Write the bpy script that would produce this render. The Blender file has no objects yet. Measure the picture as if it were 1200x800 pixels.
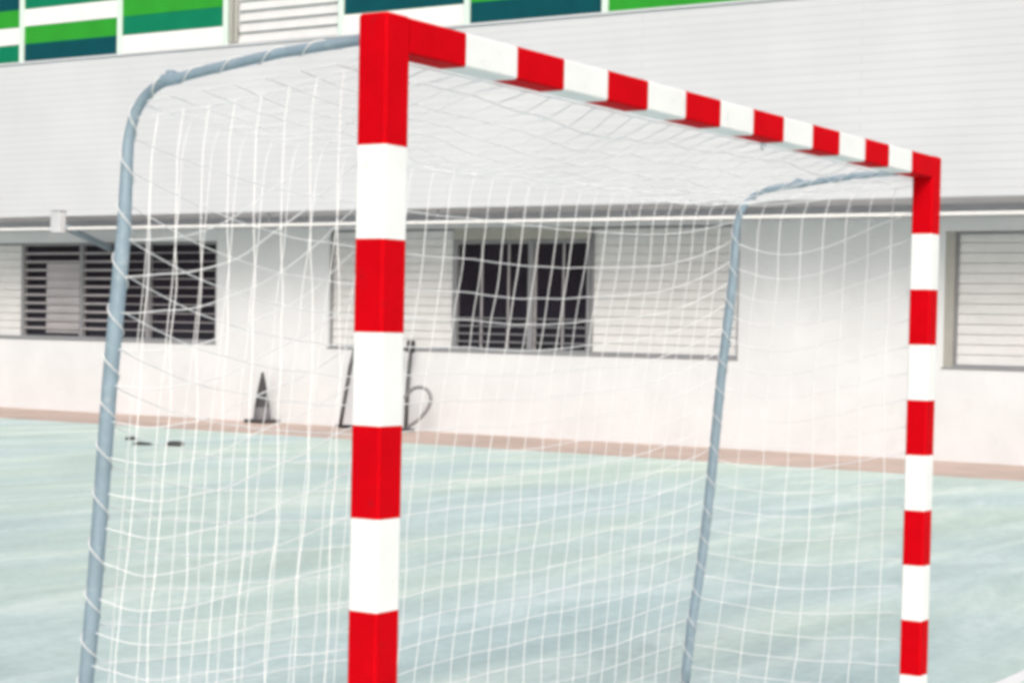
import bpy, bmesh, math, random
from mathutils import Vector, Matrix, noise
random.seed(7)
S = bpy.context.scene
COL = S.collection
R = math.radians

# ------------------------------------------------------------------ materials
def mat(name, col, rough=0.6, metal=0.0, var=0.0, vscale=3.0, bump=0.0, bscale=40.0, spec=0.5, coord='Object', stretch=(1, 1, 1)):
    m = bpy.data.materials.new(name); m.use_nodes = True
    nt = m.node_tree; b = nt.nodes['Principled BSDF']
    b.inputs['Base Color'].default_value = (*col, 1)
    b.inputs['Roughness'].default_value = rough
    b.inputs['Metallic'].default_value = metal
    b.inputs['Specular IOR Level'].default_value = spec
    tc = nt.nodes.new('ShaderNodeTexCoord'); mp = nt.nodes.new('ShaderNodeMapping')
    mp.inputs['Scale'].default_value = stretch
    nt.links.new(tc.outputs[coord], mp.inputs['Vector'])
    if var > 0:
        n = nt.nodes.new('ShaderNodeTexNoise'); n.inputs['Scale'].default_value = vscale
        n.inputs['Detail'].default_value = 6; n.inputs['Roughness'].default_value = 0.6
        nt.links.new(mp.outputs[0], n.inputs['Vector'])
        r = nt.nodes.new('ShaderNodeMapRange')
        r.inputs['From Min'].default_value = 0.3; r.inputs['From Max'].default_value = 0.7
        r.inputs['To Min'].default_value = 1 - var; r.inputs['To Max'].default_value = 1 + var * 0.5
        nt.links.new(n.outputs['Fac'], r.inputs['Value'])
        mx = nt.nodes.new('ShaderNodeVectorMath'); mx.operation = 'SCALE'
        mx.inputs[0].default_value = col
        nt.links.new(r.outputs[0], mx.inputs['Scale'])
        nt.links.new(mx.outputs[0], b.inputs['Base Color'])
    if bump > 0:
        n2 = nt.nodes.new('ShaderNodeTexNoise'); n2.inputs['Scale'].default_value = bscale
        n2.inputs['Detail'].default_value = 4
        nt.links.new(mp.outputs[0], n2.inputs['Vector'])
        bp = nt.nodes.new('ShaderNodeBump'); bp.inputs['Strength'].default_value = bump
        bp.inputs['Distance'].default_value = 0.01
        nt.links.new(n2.outputs['Fac'], bp.inputs['Height']); nt.links.new(bp.outputs[0], b.inputs['Normal'])
    return m

M = {}
M['red'] = mat('red_paint', (0.57, 0.001, 0.006), 0.65, var=0.10, vscale=9, bump=.12, bscale=60, spec=.03)
M['white'] = mat('white_paint', (0.82, 0.83, 0.83), 0.45, var=0.05, vscale=8, bump=.12, bscale=60, spec=.3)
M['galv'] = mat('blue_grey_metal', (0.27, 0.36, 0.43), 0.5, metal=0.15, var=0.18, vscale=14, bump=.1)
M['net'] = mat('white_net_cord', (0.82, 0.83, 0.84), 0.8)
M['plaster'] = mat('white_plaster', (0.70, 0.732, 0.762), 0.85, var=0.07, vscale=1.2, bump=.4, bscale=25)
M['beam'] = mat('grey_beam', (0.42, 0.42, 0.46), 0.8, var=0.12, vscale=2)
M['trim'] = mat('white_trim', (0.76, 0.76, 0.76), 0.7, var=0.06, vscale=3)
M['soffit'] = mat('grey_soffit', (0.27, 0.27, 0.30), 0.9, var=0.2, vscale=1.5)
M['frame'] = mat('grey_window_frame', (0.24, 0.25, 0.27), 0.6, var=0.1)
M['bar'] = mat('pale_window_bar', (0.36, 0.35, 0.37), 0.6, var=0.1)
M['glass'] = mat('unlit_room_glass', (0.016, 0.012, 0.022), 0.12, var=0.35, vscale=2.3)  # opaque tinted pane; the unlit room behind is put into its dark colour
M['blind'] = mat('grey_blind', (0.42, 0.41, 0.43), 0.8, var=0.1)
M['shutter'] = mat('pale_shutter', (0.67, 0.68, 0.69), 0.6, var=0.06, vscale=4)
M['header'] = mat('olive_grey_header', (0.38, 0.38, 0.355), 0.8, var=0.12)
M['dark'] = mat('dark_grey_rubber', (0.045, 0.045, 0.05), 0.7, var=0.3, vscale=12)
M['darkmetal'] = mat('dark_grey_steel', (0.09, 0.095, 0.10), 0.5, metal=.3, var=0.2)
M['greyband'] = mat('pale_grey_band', (0.14, 0.14, 0.155), 0.6)
M['emerald'] = mat('emerald_panel', (0.004, 0.19, 0.095), 0.55, var=0.10, spec=.1)
M['bright'] = mat('bright_green_panel', (0.03, 0.31, 0.03), 0.55, var=0.10, spec=.1)
M['teal'] = mat('dark_teal_panel', (0.003, 0.068, 0.085), 0.55, var=0.12, spec=.1)
M['pwhite'] = mat('white_panel', (0.80, 0.80, 0.80), 0.5, var=0.04)
M['mint'] = mat('mint_white_frame', (0.66, 0.78, 0.72), 0.5, var=0.04)
M['roof'] = mat('grey_roof', (0.3, 0.3, 0.31), 0.9, var=.2)
M['strip'] = mat('terracotta_paving', (0.54, 0.43, 0.38), 0.9, var=0.22, vscale=.7, bump=.3, coord='Object')
M['line'] = mat('white_line_paint', (0.86, 0.87, 0.87), 0.7, var=0.05, vscale=6, bump=.2)
M['outlet'] = mat('pale_grey_outlet', (0.56, 0.58, 0.61), 0.7, var=.1)
M['curtain'] = mat('dark_maroon_curtain', (0.045, 0.022, 0.034), 0.8, var=.3, vscale=6)
M['rope'] = mat('white_rope', (0.72, 0.74, 0.75), 0.8)

def wear(m, col, scale, lo, hi, stretch=(1, 1, 1), amt=.6):
    nt = m.node_tree; b = nt.nodes['Principled BSDF']
    src = b.inputs['Base Color'].links[0].from_socket
    tc = nt.nodes.new('ShaderNodeTexCoord'); mp = nt.nodes.new('ShaderNodeMapping'); mp.inputs['Scale'].default_value = stretch
    n = nt.nodes.new('ShaderNodeTexNoise'); n.inputs['Scale'].default_value = scale; n.inputs['Detail'].default_value = 7; n.inputs['Roughness'].default_value = .7
    mr = nt.nodes.new('ShaderNodeMapRange'); mr.inputs['From Min'].default_value = lo; mr.inputs['From Max'].default_value = hi; mr.inputs['To Max'].default_value = amt
    mx = nt.nodes.new('ShaderNodeMix'); mx.data_type = 'RGBA'
    nt.links.new(tc.outputs['Object'], mp.inputs[0]); nt.links.new(mp.outputs[0], n.inputs['Vector'])
    nt.links.new(n.outputs['Fac'], mr.inputs['Value']); nt.links.new(mr.outputs[0], mx.inputs['Factor'])
    nt.links.new(src, mx.inputs[6]); mx.inputs[7].default_value = (*col, 1)
    nt.links.new(mx.outputs[2], b.inputs['Base Color'])
wear(M['red'], (.22, .01, .015), 16, .60, .70, amt=.5)
wear(M['white'], (.45, .45, .43), 14, .60, .72, amt=.45)
wear(M['plaster'], (.50, .50, .51), 1.6, .60, .78, (1, 1, .6), amt=.45)
wear(M['plaster'], (.55, .52, .49), 5, .58, .72, (.5, .5, 1), amt=.25)
wear(M['strip'], (.36, .31, .29), 2.5, .5, .72, amt=.6)
wear(M['galv'], (.45, .50, .54), 20, .56, .68, amt=.7)

# upper wall: painted block courses with thin joints
def siding():
    m = mat('pale_grey_block_wall', (0.60, 0.60, 0.615), 0.8)
    nt = m.node_tree; b = nt.nodes['Principled BSDF']
    tc = nt.nodes.new('ShaderNodeTexCoord')
    sp = nt.nodes.new('ShaderNodeSeparateXYZ'); cb = nt.nodes.new('ShaderNodeCombineXYZ')
    nt.links.new(tc.outputs['Object'], sp.inputs[0])
    nt.links.new(sp.outputs['X'], cb.inputs['X']); nt.links.new(sp.outputs['Z'], cb.inputs['Y'])
    bk = nt.nodes.new('ShaderNodeTexBrick')
    bk.inputs['Scale'].default_value = 1.0; bk.inputs['Brick Width'].default_value = 6.0
    bk.inputs['Row Height'].default_value = 0.10; bk.inputs['Mortar Size'].default_value = 0.008
    bk.inputs['Mortar Smooth'].default_value = 0.4
    bk.inputs['Color1'].default_value = (0.60, 0.617, 0.65, 1); bk.inputs['Color2'].default_value = (0.59, 0.608, 0.642, 1)
    bk.inputs['Mortar'].default_value = (0.535, 0.55, 0.58, 1)
    nt.links.new(cb.outputs[0], bk.inputs['Vector'])
    n = nt.nodes.new('ShaderNodeTexNoise'); n.inputs['Scale'].default_value = 0.8; n.inputs['Detail'].default_value = 8
    nt.links.new(tc.outputs['Object'], n.inputs['Vector'])
    r = nt.nodes.new('ShaderNodeMapRange'); r.inputs['To Min'].default_value = .90; r.inputs['To Max'].default_value = 1.08
    nt.links.new(n.outputs['Fac'], r.inputs['Value'])
    v = nt.nodes.new('ShaderNodeVectorMath'); v.operation = 'SCALE'
    nt.links.new(bk.outputs['Color'], v.inputs[0]); nt.links.new(r.outputs[0], v.inputs['Scale'])
    nt.links.new(v.outputs[0], b.inputs['Base Color'])
    bp = nt.nodes.new('ShaderNodeBump'); bp.inputs['Strength'].default_value = .5; bp.inputs['Distance'].default_value = .006
    bp.invert = True
    nt.links.new(bk.outputs['Fac'], bp.inputs['Height']); nt.links.new(bp.outputs[0], b.inputs['Normal'])
    return m
M['siding'] = siding()

# court: sun-bleached mint paint with worn streaks
def court():
    m = mat('worn_mint_court_paint', (0.5, 0.6, 0.58), 0.75)
    nt = m.node_tree; b = nt.nodes['Principled BSDF']
    tc = nt.nodes.new('ShaderNodeTexCoord')
    mp = nt.nodes.new('ShaderNodeMapping'); mp.inputs['Rotation'].default_value = (0, 0, R(-9)); mp.inputs['Scale'].default_value = (.55, 1.9, 1)
    nt.links.new(tc.outputs['Object'], mp.inputs['Vector'])
    n1 = nt.nodes.new('ShaderNodeTexNoise'); n1.inputs['Scale'].default_value = 0.95; n1.inputs['Detail'].default_value = 9
    n1.inputs['Roughness'].default_value = .66; n1.inputs['Distortion'].default_value = .8
    n2 = nt.nodes.new('ShaderNodeTexNoise'); n2.inputs['Scale'].default_value = 0.35; n2.inputs['Detail'].default_value = 3
    n3 = nt.nodes.new('ShaderNodeTexNoise'); n3.inputs['Scale'].default_value = 90; n3.inputs['Detail'].default_value = 3
    for n in (n1, n2, n3): nt.links.new(mp.outputs[0], n.inputs['Vector'])
    cr = nt.nodes.new('ShaderNodeValToRGB')
    e = cr.color_ramp.elements
    e[0].position = .32; e[0].color = (0.435, 0.55, 0.535, 1)
    e[1].position = .70; e[1].color = (0.70, 0.79, 0.755, 1)
    x = e.new(.5); x.color = (0.515, 0.64, 0.615, 1)
    nt.links.new(n1.outputs['Fac'], cr.inputs['Fac'])
    cr2 = nt.nodes.new('ShaderNodeValToRGB'); f = cr2.color_ramp.elements
    f[0].position = .35; f[0].color = (0.95, 0.98, 1.02, 1); f[1].position = .65; f[1].color = (1.03, 1.03, 0.97, 1)
    nt.links.new(n2.outputs['Fac'], cr2.inputs['Fac'])
    mu = nt.nodes.new('ShaderNodeVectorMath'); mu.operation = 'MULTIPLY'
    nt.links.new(cr.outputs[0], mu.inputs[0]); nt.links.new(cr2.outputs[0], mu.inputs[1])
    gr = nt.nodes.new('ShaderNodeTexNoise'); gr.inputs['Scale'].default_value = 14; gr.inputs['Detail'].default_value = 8; gr.inputs['Roughness'].default_value = .75
    nt.links.new(tc.outputs['Object'], gr.inputs['Vector'])
    gm = nt.nodes.new('ShaderNodeMapRange'); gm.inputs['From Min'].default_value = .3; gm.inputs['From Max'].default_value = .7
    gm.inputs['To Min'].default_value = .86; gm.inputs['To Max'].default_value = 1.12
    nt.links.new(gr.outputs['Fac'], gm.inputs['Value'])
    g2 = nt.nodes.new('ShaderNodeVectorMath'); g2.operation = 'SCALE'
    nt.links.new(mu.outputs[0], g2.inputs[0]); nt.links.new(gm.outputs[0], g2.inputs['Scale'])
    nt.links.new(g2.outputs[0], b.inputs['Base Color'])
    bp = nt.nodes.new('ShaderNodeBump'); bp.inputs['Strength'].default_value = .35; bp.inputs['Distance'].default_value = .004
    nt.links.new(n3.outputs['Fac'], bp.inputs['Height']); nt.links.new(bp.outputs[0], b.inputs['Normal'])
    return m
M['court'] = court()

# ------------------------------------------------------------------ helpers
def link(name, bm, mats, parent=None, smooth=False):
    me = bpy.data.meshes.new(name); bm.normal_update(); bm.to_mesh(me); bm.free()
    if not isinstance(mats, (list, tuple)): mats = [mats]
    for m in mats: me.materials.append(M[m])
    if smooth:
        for p in me.polygons: p.use_smooth = True
    o = bpy.data.objects.new(name, me); COL.objects.link(o)
    if parent: o.parent = parent
    return o

def tag(o, label=None, cat=None, group=None, kind=None):
    if label: o['label'] = label
    if cat: o['category'] = cat
    if group: o['group'] = group
    if kind: o['kind'] = kind
    return o

def empty(name, loc=(0, 0, 0), rz=0):
    o = bpy.data.objects.new(name, None); COL.objects.link(o)
    o.location = loc; o.rotation_euler = (0, 0, rz); o.empty_display_size = .2
    return o

def box(bm, x0, x1, y0, y1, z0, z1, bev=0, mi=0):
    r = bmesh.ops.create_cube(bm, size=1)
    vs = r['verts']
    bmesh.ops.scale(bm, vec=(x1 - x0, y1 - y0, z1 - z0), verts=vs)
    bmesh.ops.translate(bm, vec=((x0 + x1) / 2, (y0 + y1) / 2, (z0 + z1) / 2), verts=vs)
    fs = {f for v in vs for f in v.link_faces}
    for f in fs: f.material_index = mi
    if bev:
        es = list({e for v in vs for e in v.link_edges})
        bmesh.ops.bevel(bm, geom=es, offset=bev, segments=2, affect='EDGES', profile=.5)
    return vs

def tube(bm, pts, rad, seg=8, cap=True, mi=0):
    pts = [Vector(p) for p in pts]
    if not hasattr(rad, '__len__'): rad = [rad] * len(pts)
    rings = []
    t0 = (pts[1] - pts[0]).normalized()
    up = Vector((0, 0, 1)) if abs(t0.z) < .9 else Vector((1, 0, 0))
    nrm = t0.cross(up).normalized()
    for i, p in enumerate(pts):
        t = (pts[min(i + 1, len(pts) - 1)] - pts[max(i - 1, 0)])
        if t.length < 1e-9: t = t0
        t.normalize()
        nrm = (nrm - t * nrm.dot(t)).normalized(); b = t.cross(nrm)
        rings.append([bm.verts.new(p + (nrm * math.cos(a) + b * math.sin(a)) * rad[i])
                      for a in (2 * math.pi * k / seg for k in range(seg))])
    for a, b in zip(rings, rings[1:]):
        for k in range(seg):
            f = bm.faces.new((a[k], a[(k + 1) % seg], b[(k + 1) % seg], b[k])); f.material_index = mi
    if cap:
        for f in (bm.faces.new(rings[0][::-1]), bm.faces.new(rings[-1])): f.material_index = mi

# ------------------------------------------------------------------ ground
bm = bmesh.new()
n = 24
vs = [[bm.verts.new((-300 + 600 * i / n, -300 + 600 * j / n, 0)) for j in range(n + 1)] for i in range(n + 1)]
for i in range(n):
    for j in range(n): bm.faces.new((vs[i][j], vs[i + 1][j], vs[i + 1][j + 1], vs[i][j + 1]))
tag(link('ground', bm, 'court'), kind='structure')

WA = -1.5533           # direction of the building front
WD = 17.507
nv = Vector((-math.sin(WA), math.cos(WA), 0)); dv = Vector((math.cos(WA), math.sin(WA), 0))
def wp(s, o, z):       # along wall, outward, up
    return dv * s + nv * (WD - o) + Vector((0, 0, z))
def Wt(o): o.location = nv * WD; o.rotation_euler = (0, 0, WA)

bm = bmesh.new(); box(bm, -60, 40, -2.35, 0.05, -.1, .004)
o = link('pavement', bm, 'strip'); Wt(o); tag(o, kind='structure')

def gline(name, pts, w, z=.004):
    bm = bmesh.new(); L = []
    for i, p in enumerate(pts):
        p = Vector((*p, 0)); a = Vector((*pts[max(0, i - 1)], 0)); c = Vector((*pts[min(len(pts) - 1, i + 1)], 0))
        t = (c - a).normalized(); q = Vector((-t.y, t.x, 0)) * w / 2
        L.append((bm.verts.new(p + q + Vector((0, 0, z))), bm.verts.new(p - q + Vector((0, 0, z)))))
    for a, b in zip(L, L[1:]): bm.faces.new((a[0], a[1], b[1], b[0]))
    bmesh.ops.recalc_face_normals(bm, faces=bm.faces)
    for f in bm.faces:
        f.normal_update()
        if f.normal.z < 0: f.normal_flip()
    return tag(link(name, bm, 'line'), kind='structure')
gline('goal_line', [(-6.5, .045), (9.8, .045)], .09)

# ------------------------------------------------------------------ goal
GX, GH, T = 3.16, 2.08, .08
goal = empty('handball_goal', (GX / 2, 0, 0))
tag(goal, 'large handball goal with square red and white striped posts and white net', 'goal')
O = Vector((GX / 2, 0, 0))
ginv = -O
def gl(name, bm, mats, parent=goal, smooth=False):
    bmesh.ops.translate(bm, verts=bm.verts, vec=ginv)
    return link(name, bm, mats, parent, smooth)

def rsq(cx, cy, h, r, seg=3):
    pts = []
    for k, (sx, sy) in enumerate(((1, 1), (-1, 1), (-1, -1), (1, -1))):
        for j in range(seg + 1):
            a = math.pi / 2 * (k + j / seg)
            pts.append((cx + sx * (h - r) + r * math.cos(a), cy + sy * (h - r) + r * math.sin(a)))
    return pts

def sweep(bm, prof, levels, place, cols, mitre=None):
    rings = []
    for i, z in enumerate(levels):
        rings.append([bm.verts.new(place(a, b, z, i)) for a, b in prof])
    n = len(prof)
    for i, (a, b) in enumerate(zip(rings, rings[1:])):
        for k in range(n):
            f = bm.faces.new((a[k], a[(k + 1) % n], b[(k + 1) % n], b[k])); f.material_index = cols[i]
    for f in (bm.faces.new(rings[0]), bm.faces.new(rings[-1])):
        pass
    bmesh.ops.recalc_face_normals(bm, faces=bm.faces)

for px in (T / 2, GX - T / 2):
    bm = bmesh.new()
    lv = [0.0] + [.2 * k for k in range(1, 10)] + [GH - .005, GH]
    cols = [k % 2 for k in range(9)] + [1]
    cols = []
    for k in range(9): cols.append(1 if k % 2 == 0 else 0)      # bottom stripe white, alternating
    cols += [0, 0]
    prof = rsq(0, 0, T / 2, .007)
    def plc(a, b, z, i, px=px):
        s = .9 if i == len(lv) - 1 else 1
        return (px + a * s, T / 2 + b * s, z)
    sweep(bm, prof, lv, plc, cols)
    bm.faces.ensure_lookup_table()
    gl('post', bm, ['red', 'white'])
bm = bmesh.new()
lv = [T + .0] + [.28 + .2 * k for k in range(14)] + [GX - T]
cols = [0] + [1 if k % 2 == 0 else 0 for k in range(13)] + [0]
sweep(bm, rsq(0, 0, T / 2 - .0008, .007), lv, lambda a, b, z, i: (z, T / 2 + a, GH - T / 2 + b), cols)
crossbar = gl('crossbar', bm, ['red', 'white'])

# net support arms: one bent tube each side, thinner on top, thicker down the back
def arm_pts():
    P = [(.085, 2.030), (.12, 2.031), (.334, 2.019), (.56, 1.994), (.68, 1.978)]
    # rounded bend
    c = [(.68, 1.978), (.815, 1.955), (.818, 1.80)]
    for k in range(1, 10):
        t = k / 9
        q = [(1 - t) ** 2 * c[0][j] + 2 * t * (1 - t) * c[1][j] + t * t * c[2][j] for j in (0, 1)]
        P.append(tuple(q))
    P += [(.826, 1.63), (.84, 1.5), (.868, 1.25), (.893, .95), (.912, .74), (.935, .53), (.97, .3), (1.0, .018)]
    return P
AP = arm_pts()
def depth_at(z):
    best = 1.0
    seg = [p for p in AP[4:]]
    if z >= seg[0][1]: return .70
    for a, b in zip(seg, seg[1:]):
        if b[1] <= z <= a[1]:
            t = (a[1] - z) / max(1e-6, a[1] - b[1]); return a[0] + (b[0] - a[0]) * t
    return 1.0
def top_z(y):
    for a, b in zip(AP, AP[1:]):
        if a[0] <= y <= b[0] and a[1] > 1.9:
            t = (y - a[0]) / max(1e-6, b[0] - a[0]); return a[1] + (b[1] - a[1]) * t
    return 1.93
def rad(i, z, y):
    if z > 1.96: return .0115
    if z > 1.80: return .0115 + (1.96 - z) / .16 * .0025
    if z > 1.55: return .014 + (1.80 - z) / .25 * .0045
    return .0185
XN, XF = .04, GX - .04
for X in (XN, XF):
    bm = bmesh.new()
    # resample for smoothness
    pp = []
    for a, b in zip(AP, AP[1:]):
        for k in range(3):
            t = k / 3; pp.append((a[0] + (b[0] - a[0]) * t, a[1] + (b[1] - a[1]) * t))
    pp.append(AP[-1])
    tube(bm, [(X, y, z) for y, z in pp], [rad(0, z, y) for y, z in pp], 14)
    arm = gl('net_support_arm', bm, 'galv', smooth=True)
    cy = .678 if X == XN else .556
    bm = bmesh.new(); cz = top_z(cy)
    tube(bm, [(X, cy - .022, cz + .003), (X, cy + .022, cz - .001)], .0145, 12)
    box(bm, X - .008, X + .008, cy - .01, cy + .01, cz + .010, cz + .022, .002)
    c = gl('clamp', bm, 'galv', arm)
    # lashing cord wound round the tube
    bm = bmesh.new(); hp = []; turns = 44
    L = [0]
    for a, b in zip(pp, pp[1:]): L.append(L[-1] + math.hypot(b[0] - a[0], b[1] - a[1]))
    tot = L[-1]; N = 900; j = 0
    for k in range(N + 1):
        s = tot * (.03 + .96 * k / N)
        while j < len(L) - 2 and L[j + 1] < s: j += 1
        t = (s - L[j]) / (L[j + 1] - L[j]); y = pp[j][0] + (pp[j + 1][0] - pp[j][0]) * t; z = pp[j][1] + (pp[j + 1][1] - pp[j][1]) * t
        ty, tz = pp[j + 1][0] - pp[j][0], pp[j + 1][1] - pp[j][1]; l = math.hypot(ty, tz); ty /= l; tz /= l
        ph = 2 * math.pi * s / .115 + .6 * math.sin(s * 9)
        rr = rad(0, z, y) + .0022
        hp.append((X + math.cos(ph) * rr, y + math.sin(ph) * rr * -tz, z + math.sin(ph) * rr * ty))
    tube(bm, hp, .0018, 5)
    c = gl('lashing_cord', bm, 'rope', arm, smooth=True)

# base frame on the ground
for X in (XN, XF):
    bm = bmesh.new(); tube(bm, [(X, T + .002, .0205), (X, .98, .0205)], .018, 12)
    gl('base_rail', bm, 'galv', smooth=True)
bm = bmesh.new(); tube(bm, [(XN - .02, 1.0, .0205), (XF + .02, 1.0, .0205)], .0185, 12)
gl('rear_rail', bm, 'galv', smooth=True)

# ---- the net
def nz(p, f, a, o=0):
    v = Vector(p) * f + Vector((o, o * 1.7, -o))
    return Vector((noise.noise(v), noise.noise(v + Vector((31, 7, 3))), noise.noise(v + Vector((-9, 41, 17))))) * a
def strands(bm, P, nu, nvv, sub=3, r=.0017, loose=.02, skipu=(), skipv=()):
    """P(u,v)->Vector ; lines of constant u (nu of them) and constant v"""
    def node(i, j, knot=False):
        u, v = i / nu, j / nvv
        edge = min(1, 6 * u * (1 - u) + .15) * min(1, 8 * v * (1 - v) + .15)
        p = P(u, v)
        return p + nz(p, 2.0, loose * 1.9 * edge) + nz(p, 7, loose * .7 * edge, 5)
    for i in range(nu + 1):
        pts = []
        for k in range(nvv * sub + 1): pts.append(node(i, k / sub))
        tube(bm, pts, r * random.uniform(.76, .94), 4, False)
    for j in range(nvv + 1):
        pts = []
        for k in range(nu * sub + 1): pts.append(node(k / sub, j))
        tube(bm, pts, r * random.uniform(.85, 1.0), 4, False)

def knots(bm, P, nu, nvv, loose, r=.0030):
    for i in range(nu + 1):
        for j in range(nvv + 1):
            u, v = i / nu, j / nvv
            edge = min(1, 6 * u * (1 - u) + .15) * min(1, 8 * v * (1 - v) + .15)
            p = P(u, v); p = p + nz(p, 2.0, loose * 1.9 * edge) + nz(p, 7, loose * .7 * edge, 5)
            rr = r * random.uniform(.8, 1.25)
            q = [bm.verts.new(p + Vector(d) * rr) for d in ((1, 0, 0), (0, 1, 0), (-1, 0, 0), (0, -1, 0), (0, 0, 1.2), (0, 0, -1.2))]
            for k in range(4):
                bm.faces.new((q[k], q[(k + 1) % 4], q[4])); bm.faces.new((q[(k + 1) % 4], q[k], q[5]))
def sagf(u):    # strands bunch up towards the two supports
    return 1 - abs(2 * u - 1) ** 3.0
bm = bmesh.new()
NB, NH = 31, 21
def back(u, v):                       # v 0 top .. 1 bottom
    z0 = 1.93 - v * 1.90
    drop = sagf(u) * (.05 + .10 * min(1, v / .12)) * (1 - v) ** .8
    lift = .10 * (abs(2 * u - 1) ** 5) * math.sin(math.pi * min(1, v * 1.3)) * (1 - v)
    z = max(.02, z0 - drop + lift)
    y = depth_at(z) + .02 + .05 * sagf(u) * math.sin(math.pi * v)
    return Vector((XN + (XF - XN) * u, y, z))
strands(bm, back, NB, NH, loose=.007); knots(bm, back, NB, NH, .007)
def side(X, out, dr=.06):
    def f(u, v):                      # u 0 post .. 1 back
        zb = 1.93 - v * 1.90; zt = 1.98 - v * 1.95
        z = zt + (zb - zt) * u - (.085 * math.sin(math.pi * u ** 1.4) + dr * u) * (1 - v) ** .7 * min(1, .15 + v / .06)
        z = max(.02, z)
        y = T + (depth_at(z) - T) * u
        return Vector((X + out * .03 * math.sin(math.pi * u) * math.sin(math.pi * v), y, z))
    return f
strands(bm, side(XN, 1, .24), 9, 20, loose=.014); knots(bm, side(XN, 1, .24), 9, 20, .014)
strands(bm, side(XF, 1), 8, 20, loose=.007); knots(bm, side(XF, 1), 8, 20, .007)
def roofn(u, v):                      # v 0 crossbar .. 1 rear
    y = .075 + (.78 - .075) * v
    z = (1.995 * (1 - v) + 1.93 * v)
    z -= .05 * sagf(u) * v + .05 * math.sin(math.pi * v) * sagf(u)
    return Vector((XN + (XF - XN) * u, y, z))
strands(bm, roofn, NB, 7, loose=.02)
# thicker border cord along the top rear edge
net = gl('net', bm, 'net')
net['label'] = 'white square mesh net sagging between the rear support arms'
# hooks under the crossbar
for k in (5,):
    x = .16 + k * .34
    bm = bmesh.new()
    tube(bm, [(x + .012 * math.cos(a), .06, GH - T - .010 + .012 * math.sin(a)) for a in (math.pi * 2 * q / 10 for q in range(9))], .0022, 5)
    gl('net_hook', bm, 'galv', crossbar)

# ------------------------------------------------------------------ building
bld = empty('school_building'); Wt(bld)
tag(bld, 'long white building with overhanging grey upper storey and green panels behind the court', 'building')
S0, S1 = -34.0, 8.0
OPEN = [(-32.0, -28.6, 1.18, 2.76), (-26.1, -17.1, 1.18, 2.76), (-14.87, -8.05, 1.17, 2.905), (-5.27, -0.9, 1.14, 2.78), (1.4, 5.8, 1.14, 2.78)]
ZT = 3.10    # soffit
def wallgrid(bm, xs, zs, solid, y, depth):
    for i in range(len(xs) - 1):
        for j in range(len(zs) - 1):
            cx, cz = (xs[i] + xs[i + 1]) / 2, (zs[j] + zs[j + 1]) / 2
            if solid(cx, cz):
                q = [bm.verts.new((x, y, z)) for x, z in ((xs[i], zs[j]), (xs[i + 1], zs[j]), (xs[i + 1], zs[j + 1]), (xs[i], zs[j + 1]))]
                bm.faces.new(q)
bm = bmesh.new()
xs = sorted({S0, S1, *[a for o_ in OPEN for a in o_[:2]]}); zs = sorted({0 - .1, ZT + .3, *[a for o_ in OPEN for a in o_[2:]]})
def solid(x, z): return not any(a < x < b and c < z < d for a, b, c, d in OPEN)
wallgrid(bm, xs, zs, solid, 0, .2)
D = .16
for a, b, c, d in OPEN:
    for q in (((a, 0, c), (b, 0, c), (b, D, c), (a, D, c)), ((a, 0, d), (a, D, d), (b, D, d), (b, 0, d)),
              ((a, 0, c), (a, D, c), (a, D, d), (a, 0, d)), ((b, 0, c), (b, 0, d), (b, D, d), (b, D, c))):
        bm.faces.new([bm.verts.new(p) for p in q])
    # back of the recess
    bm.faces.new([bm.verts.new(p) for p in ((a, D, c), (b, D, c), (b, D, d), (a, D, d))])
# sides and back of the block
for q in (((S0, 0, -.1), (S0, 0, ZT + .3), (S0, 12, ZT + .3), (S0, 12, -.1)), ((S1, 0, -.1), (S1, 12, -.1), (S1, 12, ZT + .3), (S1, 0, ZT + .3)),
          ((S0, 12, -.1), (S0, 12, ZT + .3), (S1, 12, ZT + .3), (S1, 12, -.1))):
    bm.faces.new([bm.verts.new(p) for p in q])
link('lower_wall', bm, 'plaster', bld)
# beam and white moulding under the overhang
bm = bmesh.new(); box(bm, S0 - .02, S1 + .02, -.06, .03, 2.95, ZT + .05); link('beam', bm, 'beam', bld)
bm = bmesh.new(); box(bm, S0 + .03, S1 - .03, -.965, -.90, 2.895, 2.938, .006)
tray = link('cable_tray', bm, 'trim', bld)
for k in range(14):
    bm = bmesh.new(); box(bm, S0 + .6 + k * 3.03, S0 + .612 + k * 3.03, -.945, -.93, 2.940, ZT + .02)
    link('hanger', bm, 'soffit', tray)
# soffit
bm = bmesh.new(); box(bm, S0, S1, -.985, .02, ZT + .008, ZT + .12); link('soffit', bm, 'soffit', bld)
# upper wall
PB = 5.53
bm = bmesh.new(); box(bm, S0 - .3, S1 + .3, -1.0, 12.2, ZT, PB, .01); link('upper_wall', bm, 'siding', bld)
bm = bmesh.new(); box(bm, S0 - .2, S1 + .2, -.90, 12.1, PB + .002, 8.3); link('upper_core', bm, 'siding', bld)
bm = bmesh.new(); box(bm, S0 - .4, S1 + .4, -1.12, 12.3, 8.302, 8.62, .02); link('roof', bm, 'roof', bld)
# sill ledge under panels
bm = bmesh.new(); box(bm, S0 - .3, S1 + .3, -1.025, -.89, PB - .006, PB + .022, .003); link('ledge', bm, 'siding', bld)

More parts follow.
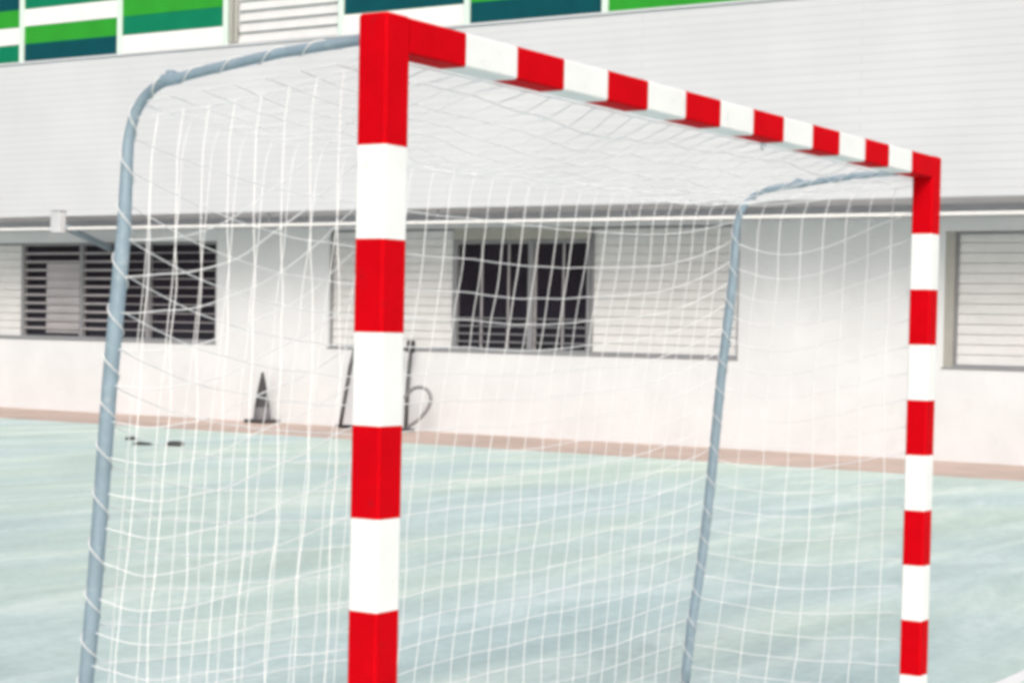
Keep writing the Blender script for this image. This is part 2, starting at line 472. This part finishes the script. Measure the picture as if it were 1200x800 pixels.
# panel row
BW, X0 = 2.166, -20.40
H = .278
pat = {
    0: ['emerald', 'pwhite', 'bright', 'teal', 'emerald', 'pwhite', 'bright', 'teal', 'emerald'],
    1: ['teal', 'bright', 'pwhite', 'emerald', 'teal', 'bright', 'emerald', 'pwhite', 'bright'],
    2: ['pwhite', 'emerald', 'bright', 'teal', 'pwhite', 'emerald', 'bright', 'bright', 'teal'],
    3: None,
    4: ['pwhite', 'teal', 'emerald', 'bright', 'pwhite', 'teal', 'emerald', 'bright', 'pwhite'],
    5: ['teal', 'bright', 'emerald', 'pwhite', 'bright', 'teal', 'emerald', 'pwhite', 'bright'],
    6: ['bright', 'emerald', 'pwhite', 'teal', 'bright', 'pwhite', 'emerald', 'teal', 'emerald'],
    7: None,
}
cn = ['emerald', 'bright', 'teal', 'pwhite', 'mint']
for k in range(-6, 14):
    a = X0 + (k - 1) * BW; b = a + BW
    if a < S0 - .3 or b > S1 + .3: continue
    p = pat.get(k, None if k % 4 == 3 else pat[[0, 1, 2, 4, 5, 6][k % 6]])
    if p:
        bm = bmesh.new()
        # mullions frame
        y0, y1 = -1.0, -.91
        z = PB + .03
        for i, c in enumerate(p):
            box(bm, a + .045, b - .045, -.965, -.905, z + i * H * .999 + .001, z + (i + 1) * H * .999 - .001, .004, mi=cn.index(c))
        fp = link('facade_panel', bm, cn, bld)
    else:
        bm = bmesh.new()
        nsl = 16
        for i in range(nsl):
            z = PB + .04 + i * .155
            vsx = box(bm, a + .25, b - .06, -.965, -.935, z, z + .118)
            for v in vsx:
                if v.co.z > z + .05: v.co.y += .035
        box(bm, a + .05, b - .05, -.918, -.904, PB + .03, 8.0)
        fp = link('louvre_panel', bm, 'shutter', bld)
        bm = bmesh.new()
        for xx in (a + .10, a + .185): tube(bm, [(xx, -.965, PB + .05), (xx, -.965, 8.1)], .03, 10)
        for zz in (PB + .2, PB + .75, PB + 1.4): box(bm, a + .05, a + .235, -.955, -.925, zz, zz + .05)
        link('pipe', bm, 'header', fp)
    bm = bmesh.new(); box(bm, a - .043, a + .043, -1.0, -.905, PB + .023, 8.28, .006); link('mullion', bm, 'mint', bld)

# windows and shutters
def frame(bm, a, b, c, d, y0, y1, w):
    box(bm, a, a + w, y0, y1, c, d); box(bm, b - w, b, y0, y1, c, d)
    box(bm, a + w, b - w, y0 + .001, y1 - .001, c, c + w); box(bm, a + w, b - w, y0 + .001, y1 - .001, d - w, d)
def shutter(a, b, c, d, label=None, fr=True, slat=.118):
    bm = bmesh.new()
    z = c + .03
    n = int((d - c - .05) / slat); h = (d - c - .05) / n
    for i in range(n):
        zz = z + i * h
        vsx = box(bm, a + .035, b - .035, .075, .100, zz + .007, zz + h)
        for v in vsx:
            if v.co.z > zz + h * .5: v.co.y += .009
    box(bm, a + .03, b - .03, .125, .14, c + .02, d - .02)
    sh = link('shutter', bm, 'shutter', bld)
    if label: sh['label'] = label
    bm = bmesh.new(); frame(bm, a + .004, b - .004, c + .004, d - .004, .045, .13, .032); link('frame', bm, 'frame', sh)
    return sh
def window(a, b, c, d, mull, bars_h=0, bars_v=0, blind=None):
    bm = bmesh.new(); frame(bm, a + .004, b - .004, c + .004, d - .004, .03, .12, .045)
    for m in mull: box(bm, m - .04, m + .04, .028, .118, c + .05, d - .05)
    w = link('window', bm, 'frame', bld)
    bm = bmesh.new(); box(bm, a + .04, b - .04, .100, .108, c + .04, d - .04); link('pane', bm, 'glass', w)
    if blind:
        bm = bmesh.new(); box(bm, blind[0], blind[1], .086, .096, blind[2], blind[3]); link('blind', bm, 'blind', w)
    bm = bmesh.new()
    if bars_h:
        for i in range(1, bars_h):
            z = c + .04 + (d - c - .08) * i / bars_h
            box(bm, a + .05, (b if a != -21.5 else -19.3) - .05, .050, .068, z - .017, z + .017)
            if a == -21.5: box(bm, -19.345, b - .05, .050, .062, z - .007, z + .007)
    if bars_v:
        for i in range(1, bars_v):
            x = a + (b - a) * i / bars_v
            box(bm, x - .016, x + .016, .071, .083, c + .05, d - .05)
    link('window_bars', bm, 'bar', w)
    return w
def header(a, b, c, d):
    bm = bmesh.new(); box(bm, a + .003, b - .003, .012, .15, c, d - .003); link('shutter_box', bm, 'header', bld)  # olive tone of the box paints in the shade below the overhang

window(-31.9, -28.7, 1.18, 2.76, [-30.3], 11)
shutter(-26.1, -23.8, 1.18, 2.76); shutter(-23.797, -21.503, 1.18, 2.76)
window(-21.5, -17.1, 1.18, 2.76, [-20.10, -18.6], 11, 0, (-20.97, -20.16, 1.28, 2.42))
shutter(-14.87, -12.603, 1.17, 2.905)
w2 = window(-12.60, -10.33, 1.17, 2.73, [-11.30], 0, 5); bm = bmesh.new()
for i in range(4): box(bm, -12.55, -10.38, .050, .066, 1.30 + .11 * i, 1.316 + .11 * i)
link('window_bars', bm, 'frame', w2)
header(-12.60, -10.33, 2.733, 2.905)
shutter(-10.327, -8.05, 1.17, 2.905)
shutter(-5.15, -3.05, 1.14, 2.78); shutter(-3.047, -.9, 1.14, 2.78)
bm = bmesh.new(); box(bm, -5.268, -5.152, .02, .15, 1.142, 2.778); link('jamb', bm, 'header', bld)
window(1.4, 5.8, 1.14, 2.78, [2.9, 4.3], 11)
# thin sills
for a, b, c, d in OPEN:
    bm = bmesh.new(); box(bm, a - .01, b + .01, -.012, .03, c - .022, c - .002, .003); link('sill', bm, 'frame' if a != -5.27 else 'frame', bld)

# rain outlet box with offset pipe under the overhang
rp = empty('rain_pipe'); Wt(rp); rp.location = wp(-19.42, 1.0, 2.82); rp.rotation_euler = (0, 0, WA)
tag(rp, 'small pale rain outlet box with blue-grey pipe slanting under the overhang, beside the left windows', 'drain pipe')
bm = bmesh.new(); box(bm, -.10, .10, -.14, -.003, .02, .36, .012); box(bm, -.12, .12, -.155, -.004, .361, .38, .006)
link('outlet_box', bm, 'outlet', rp)
bm = bmesh.new(); tube(bm, [(0.0, -.08, .10), (0.02, -.02, .14), (.03, .5, -.02), (.03, .93, -.15), (.03, .985, -.17)], .055, 14)
link('pipe', bm, 'galv', rp, smooth=True)

# ------------------------------------------------------------------ small things by the wall
p = wp(-15.93, .22, .004)
CS = .82
cone = empty('traffic_cone', p, WA)
tag(cone, 'slender dark grey cone standing on the reddish paving against the white wall', 'cone')
bm = bmesh.new()
box(bm, -.205, .205, -.18, .18, 0, .055, .015)
link('base', bm, 'dark', cone)
bm = bmesh.new(); rr = [(.056, .165), (.10, .155), (.24, .135)]
def lathe(bm, prof, seg=24):
    rings = [[bm.verts.new((r * CS * math.cos(2 * math.pi * k / seg), r * CS * math.sin(2 * math.pi * k / seg), z)) for k in range(seg)] for z, r in prof]
    for a, b in zip(rings, rings[1:]):
        for k in range(seg): bm.faces.new((a[k], a[(k + 1) % seg], b[(k + 1) % seg], b[k]))
    bm.faces.new(rings[-1])
lathe(bm, [(.24, .1375), (.45, .095), (.62, .055), (.74, .026), (.765, .018)]); link('body', bm, 'dark', cone, smooth=True)
bm = bmesh.new(); lathe(bm, [(.056, .160), (.10, .152), (.24, .139), (.241, .10)]); link('band', bm, 'greyband', cone, smooth=True)

st = empty('equipment_stand', wp(-13.9, .30, .004), WA)
tag(st, 'dark thin metal stand with a side hoop, half hidden behind the near striped post', 'stand')
bm = bmesh.new()
tube(bm, [(-.41, -.05, .02), (-.385, 0, .35), (-.32, .05, .9), (-.28, .1, 1.17)], .030, 10)
link('leg', bm, 'darkmetal', st, smooth=True)
bm = bmesh.new()
tube(bm, [(.785, -.05, .02), (.76, 0, .5), (.745, .08, 1.17)], .032, 10)
link('leg', bm, 'darkmetal', st, smooth=True)
bm = bmesh.new(); tube(bm, [(-.28, .1, 1.17), (.745, .08, 1.17)], .022, 10); link('top_rail', bm, 'darkmetal', st, smooth=True)
bm = bmesh.new(); box(bm, .70, .80, .03, .13, 1.12, 1.30, .02); link('cap', bm, 'dark', st)
bm = bmesh.new(); tube(bm, [(-.47, -.06, .03), (.93, -.06, .03)], .026, 10); link('foot_rail', bm, 'dark', st, smooth=True)
bm = bmesh.new()
hp = []
for t, x, z in [(0, .50, .48), (1, .62, .60), (2, .76, .64), (3, .90, .60), (4, .96, .48), (5, .90, .33), (6, .76, .19), (7, .60, .09), (8, .52, .05)]:
    hp.append(Vector((x + .25, -.04, z)))
sm = []
for i in range(len(hp) - 1):
    p0, p1, p2, p3 = hp[max(0, i - 1)], hp[i], hp[i + 1], hp[min(len(hp) - 1, i + 2)]
    for k in range(5):
        t = k / 5
        sm.append(.5 * ((2 * p1) + (p2 - p0) * t + (2 * p0 - 5 * p1 + 4 * p2 - p3) * t * t + (3 * p1 - p0 - 3 * p2 + p3) * t ** 3))
sm.append(hp[-1])
tube(bm, sm, .026, 8); link('hoop', bm, 'frame', st, smooth=True)

# litter on the court
def scrap(x, y, w, h, lab, seed):
    random.seed(seed)
    bm = bmesh.new(); bmesh.ops.create_icosphere(bm, subdivisions=3, radius=1)
    for v in bm.verts:
        k = .8 + .35 * noise.noise(v.co * 1.6 + Vector((seed, 0, 0)))
        v.co = Vector((v.co.x * w * k, v.co.y * w * .6 * k, max(0, v.co.z * h * k + h * .45)))
    o = link('scrap', bm, 'dark', smooth=True); o.location = (x, y, .002); o.rotation_euler = (0, 0, -.9)
    tag(o, lab, 'scrap', 'dark scraps lying on the court')
scrap(12.66, 14.35, .10, .03, 'dark scrap on the court closest to the left rear goal support', 3)
scrap(12.10, 13.55, .14, .028, 'thin flat dark scrap on the court, middle of the three', 9)
scrap(12.25, 13.15, .13, .05, 'thickest dark scrap on the court, rightmost of the three', 14)

# ------------------------------------------------------------------ light
w = bpy.data.worlds.new('World'); S.world = w; w.use_nodes = True
nt = w.node_tree; bg = nt.nodes['Background']
sky = nt.nodes.new('ShaderNodeTexSky'); sky.sky_type = 'NISHITA'; sky.sun_disc = False
sd = Vector((-.72, -.62, .80)).normalized()    # towards the sun
EL = math.asin(sd.z)
sky.sun_elevation = EL; sky.sun_rotation = math.atan2(sd.x, sd.y)
sky.air_density = 1.0; sky.dust_density = 6.0; sky.ozone_density = 1.0
nt.links.new(sky.outputs[0], bg.inputs['Color']); bg.inputs['Strength'].default_value = 0.15
sl = bpy.data.lights.new('sun', 'SUN'); sl.energy = 1.5; sl.angle = R(24); sl.color = (1, .985, .975)
so = bpy.data.objects.new('sun', sl); COL.objects.link(so)
so.rotation_euler = sd.to_track_quat('Z', 'Y').to_euler(); so.location = sd * 40

# ------------------------------------------------------------------ camera
cd = bpy.data.cameras.new('camera'); cam = bpy.data.objects.new('camera', cd); COL.objects.link(cam)
yaw, pit, rol = 1.02205, -.028955, .022665
f = Vector((math.sin(yaw) * math.cos(pit), math.cos(yaw) * math.cos(pit), math.sin(pit)))
r = Vector((math.cos(yaw), -math.sin(yaw), 0)); u = r.cross(f)
r2 = r * math.cos(rol) + u * math.sin(rol); u2 = -r * math.sin(rol) + u * math.cos(rol)
mt = Matrix((r2, u2, -f)).transposed().to_4x4(); mt.translation = Vector((-2.95557, -2.42501, 1.39957))
cam.matrix_world = mt
cd.sensor_width = 36; cd.sensor_fit = 'HORIZONTAL'; cd.lens = 2084.357 / 1200 * 36
cd.shift_x = -(736.001 - 600) / 1200; cd.shift_y = (456.746 - 400) / 1200
cd.clip_start = .05; cd.clip_end = 1500
S.camera = cam

S.view_settings.view_transform = 'Standard'; S.view_settings.look = 'None'
S.view_settings.exposure = -0.02; S.view_settings.gamma = 1
S.render.engine = 'CYCLES'
S.cycles.use_denoising = True
S.cycles.filter_width = 4.0
S.cycles.max_bounces = 6
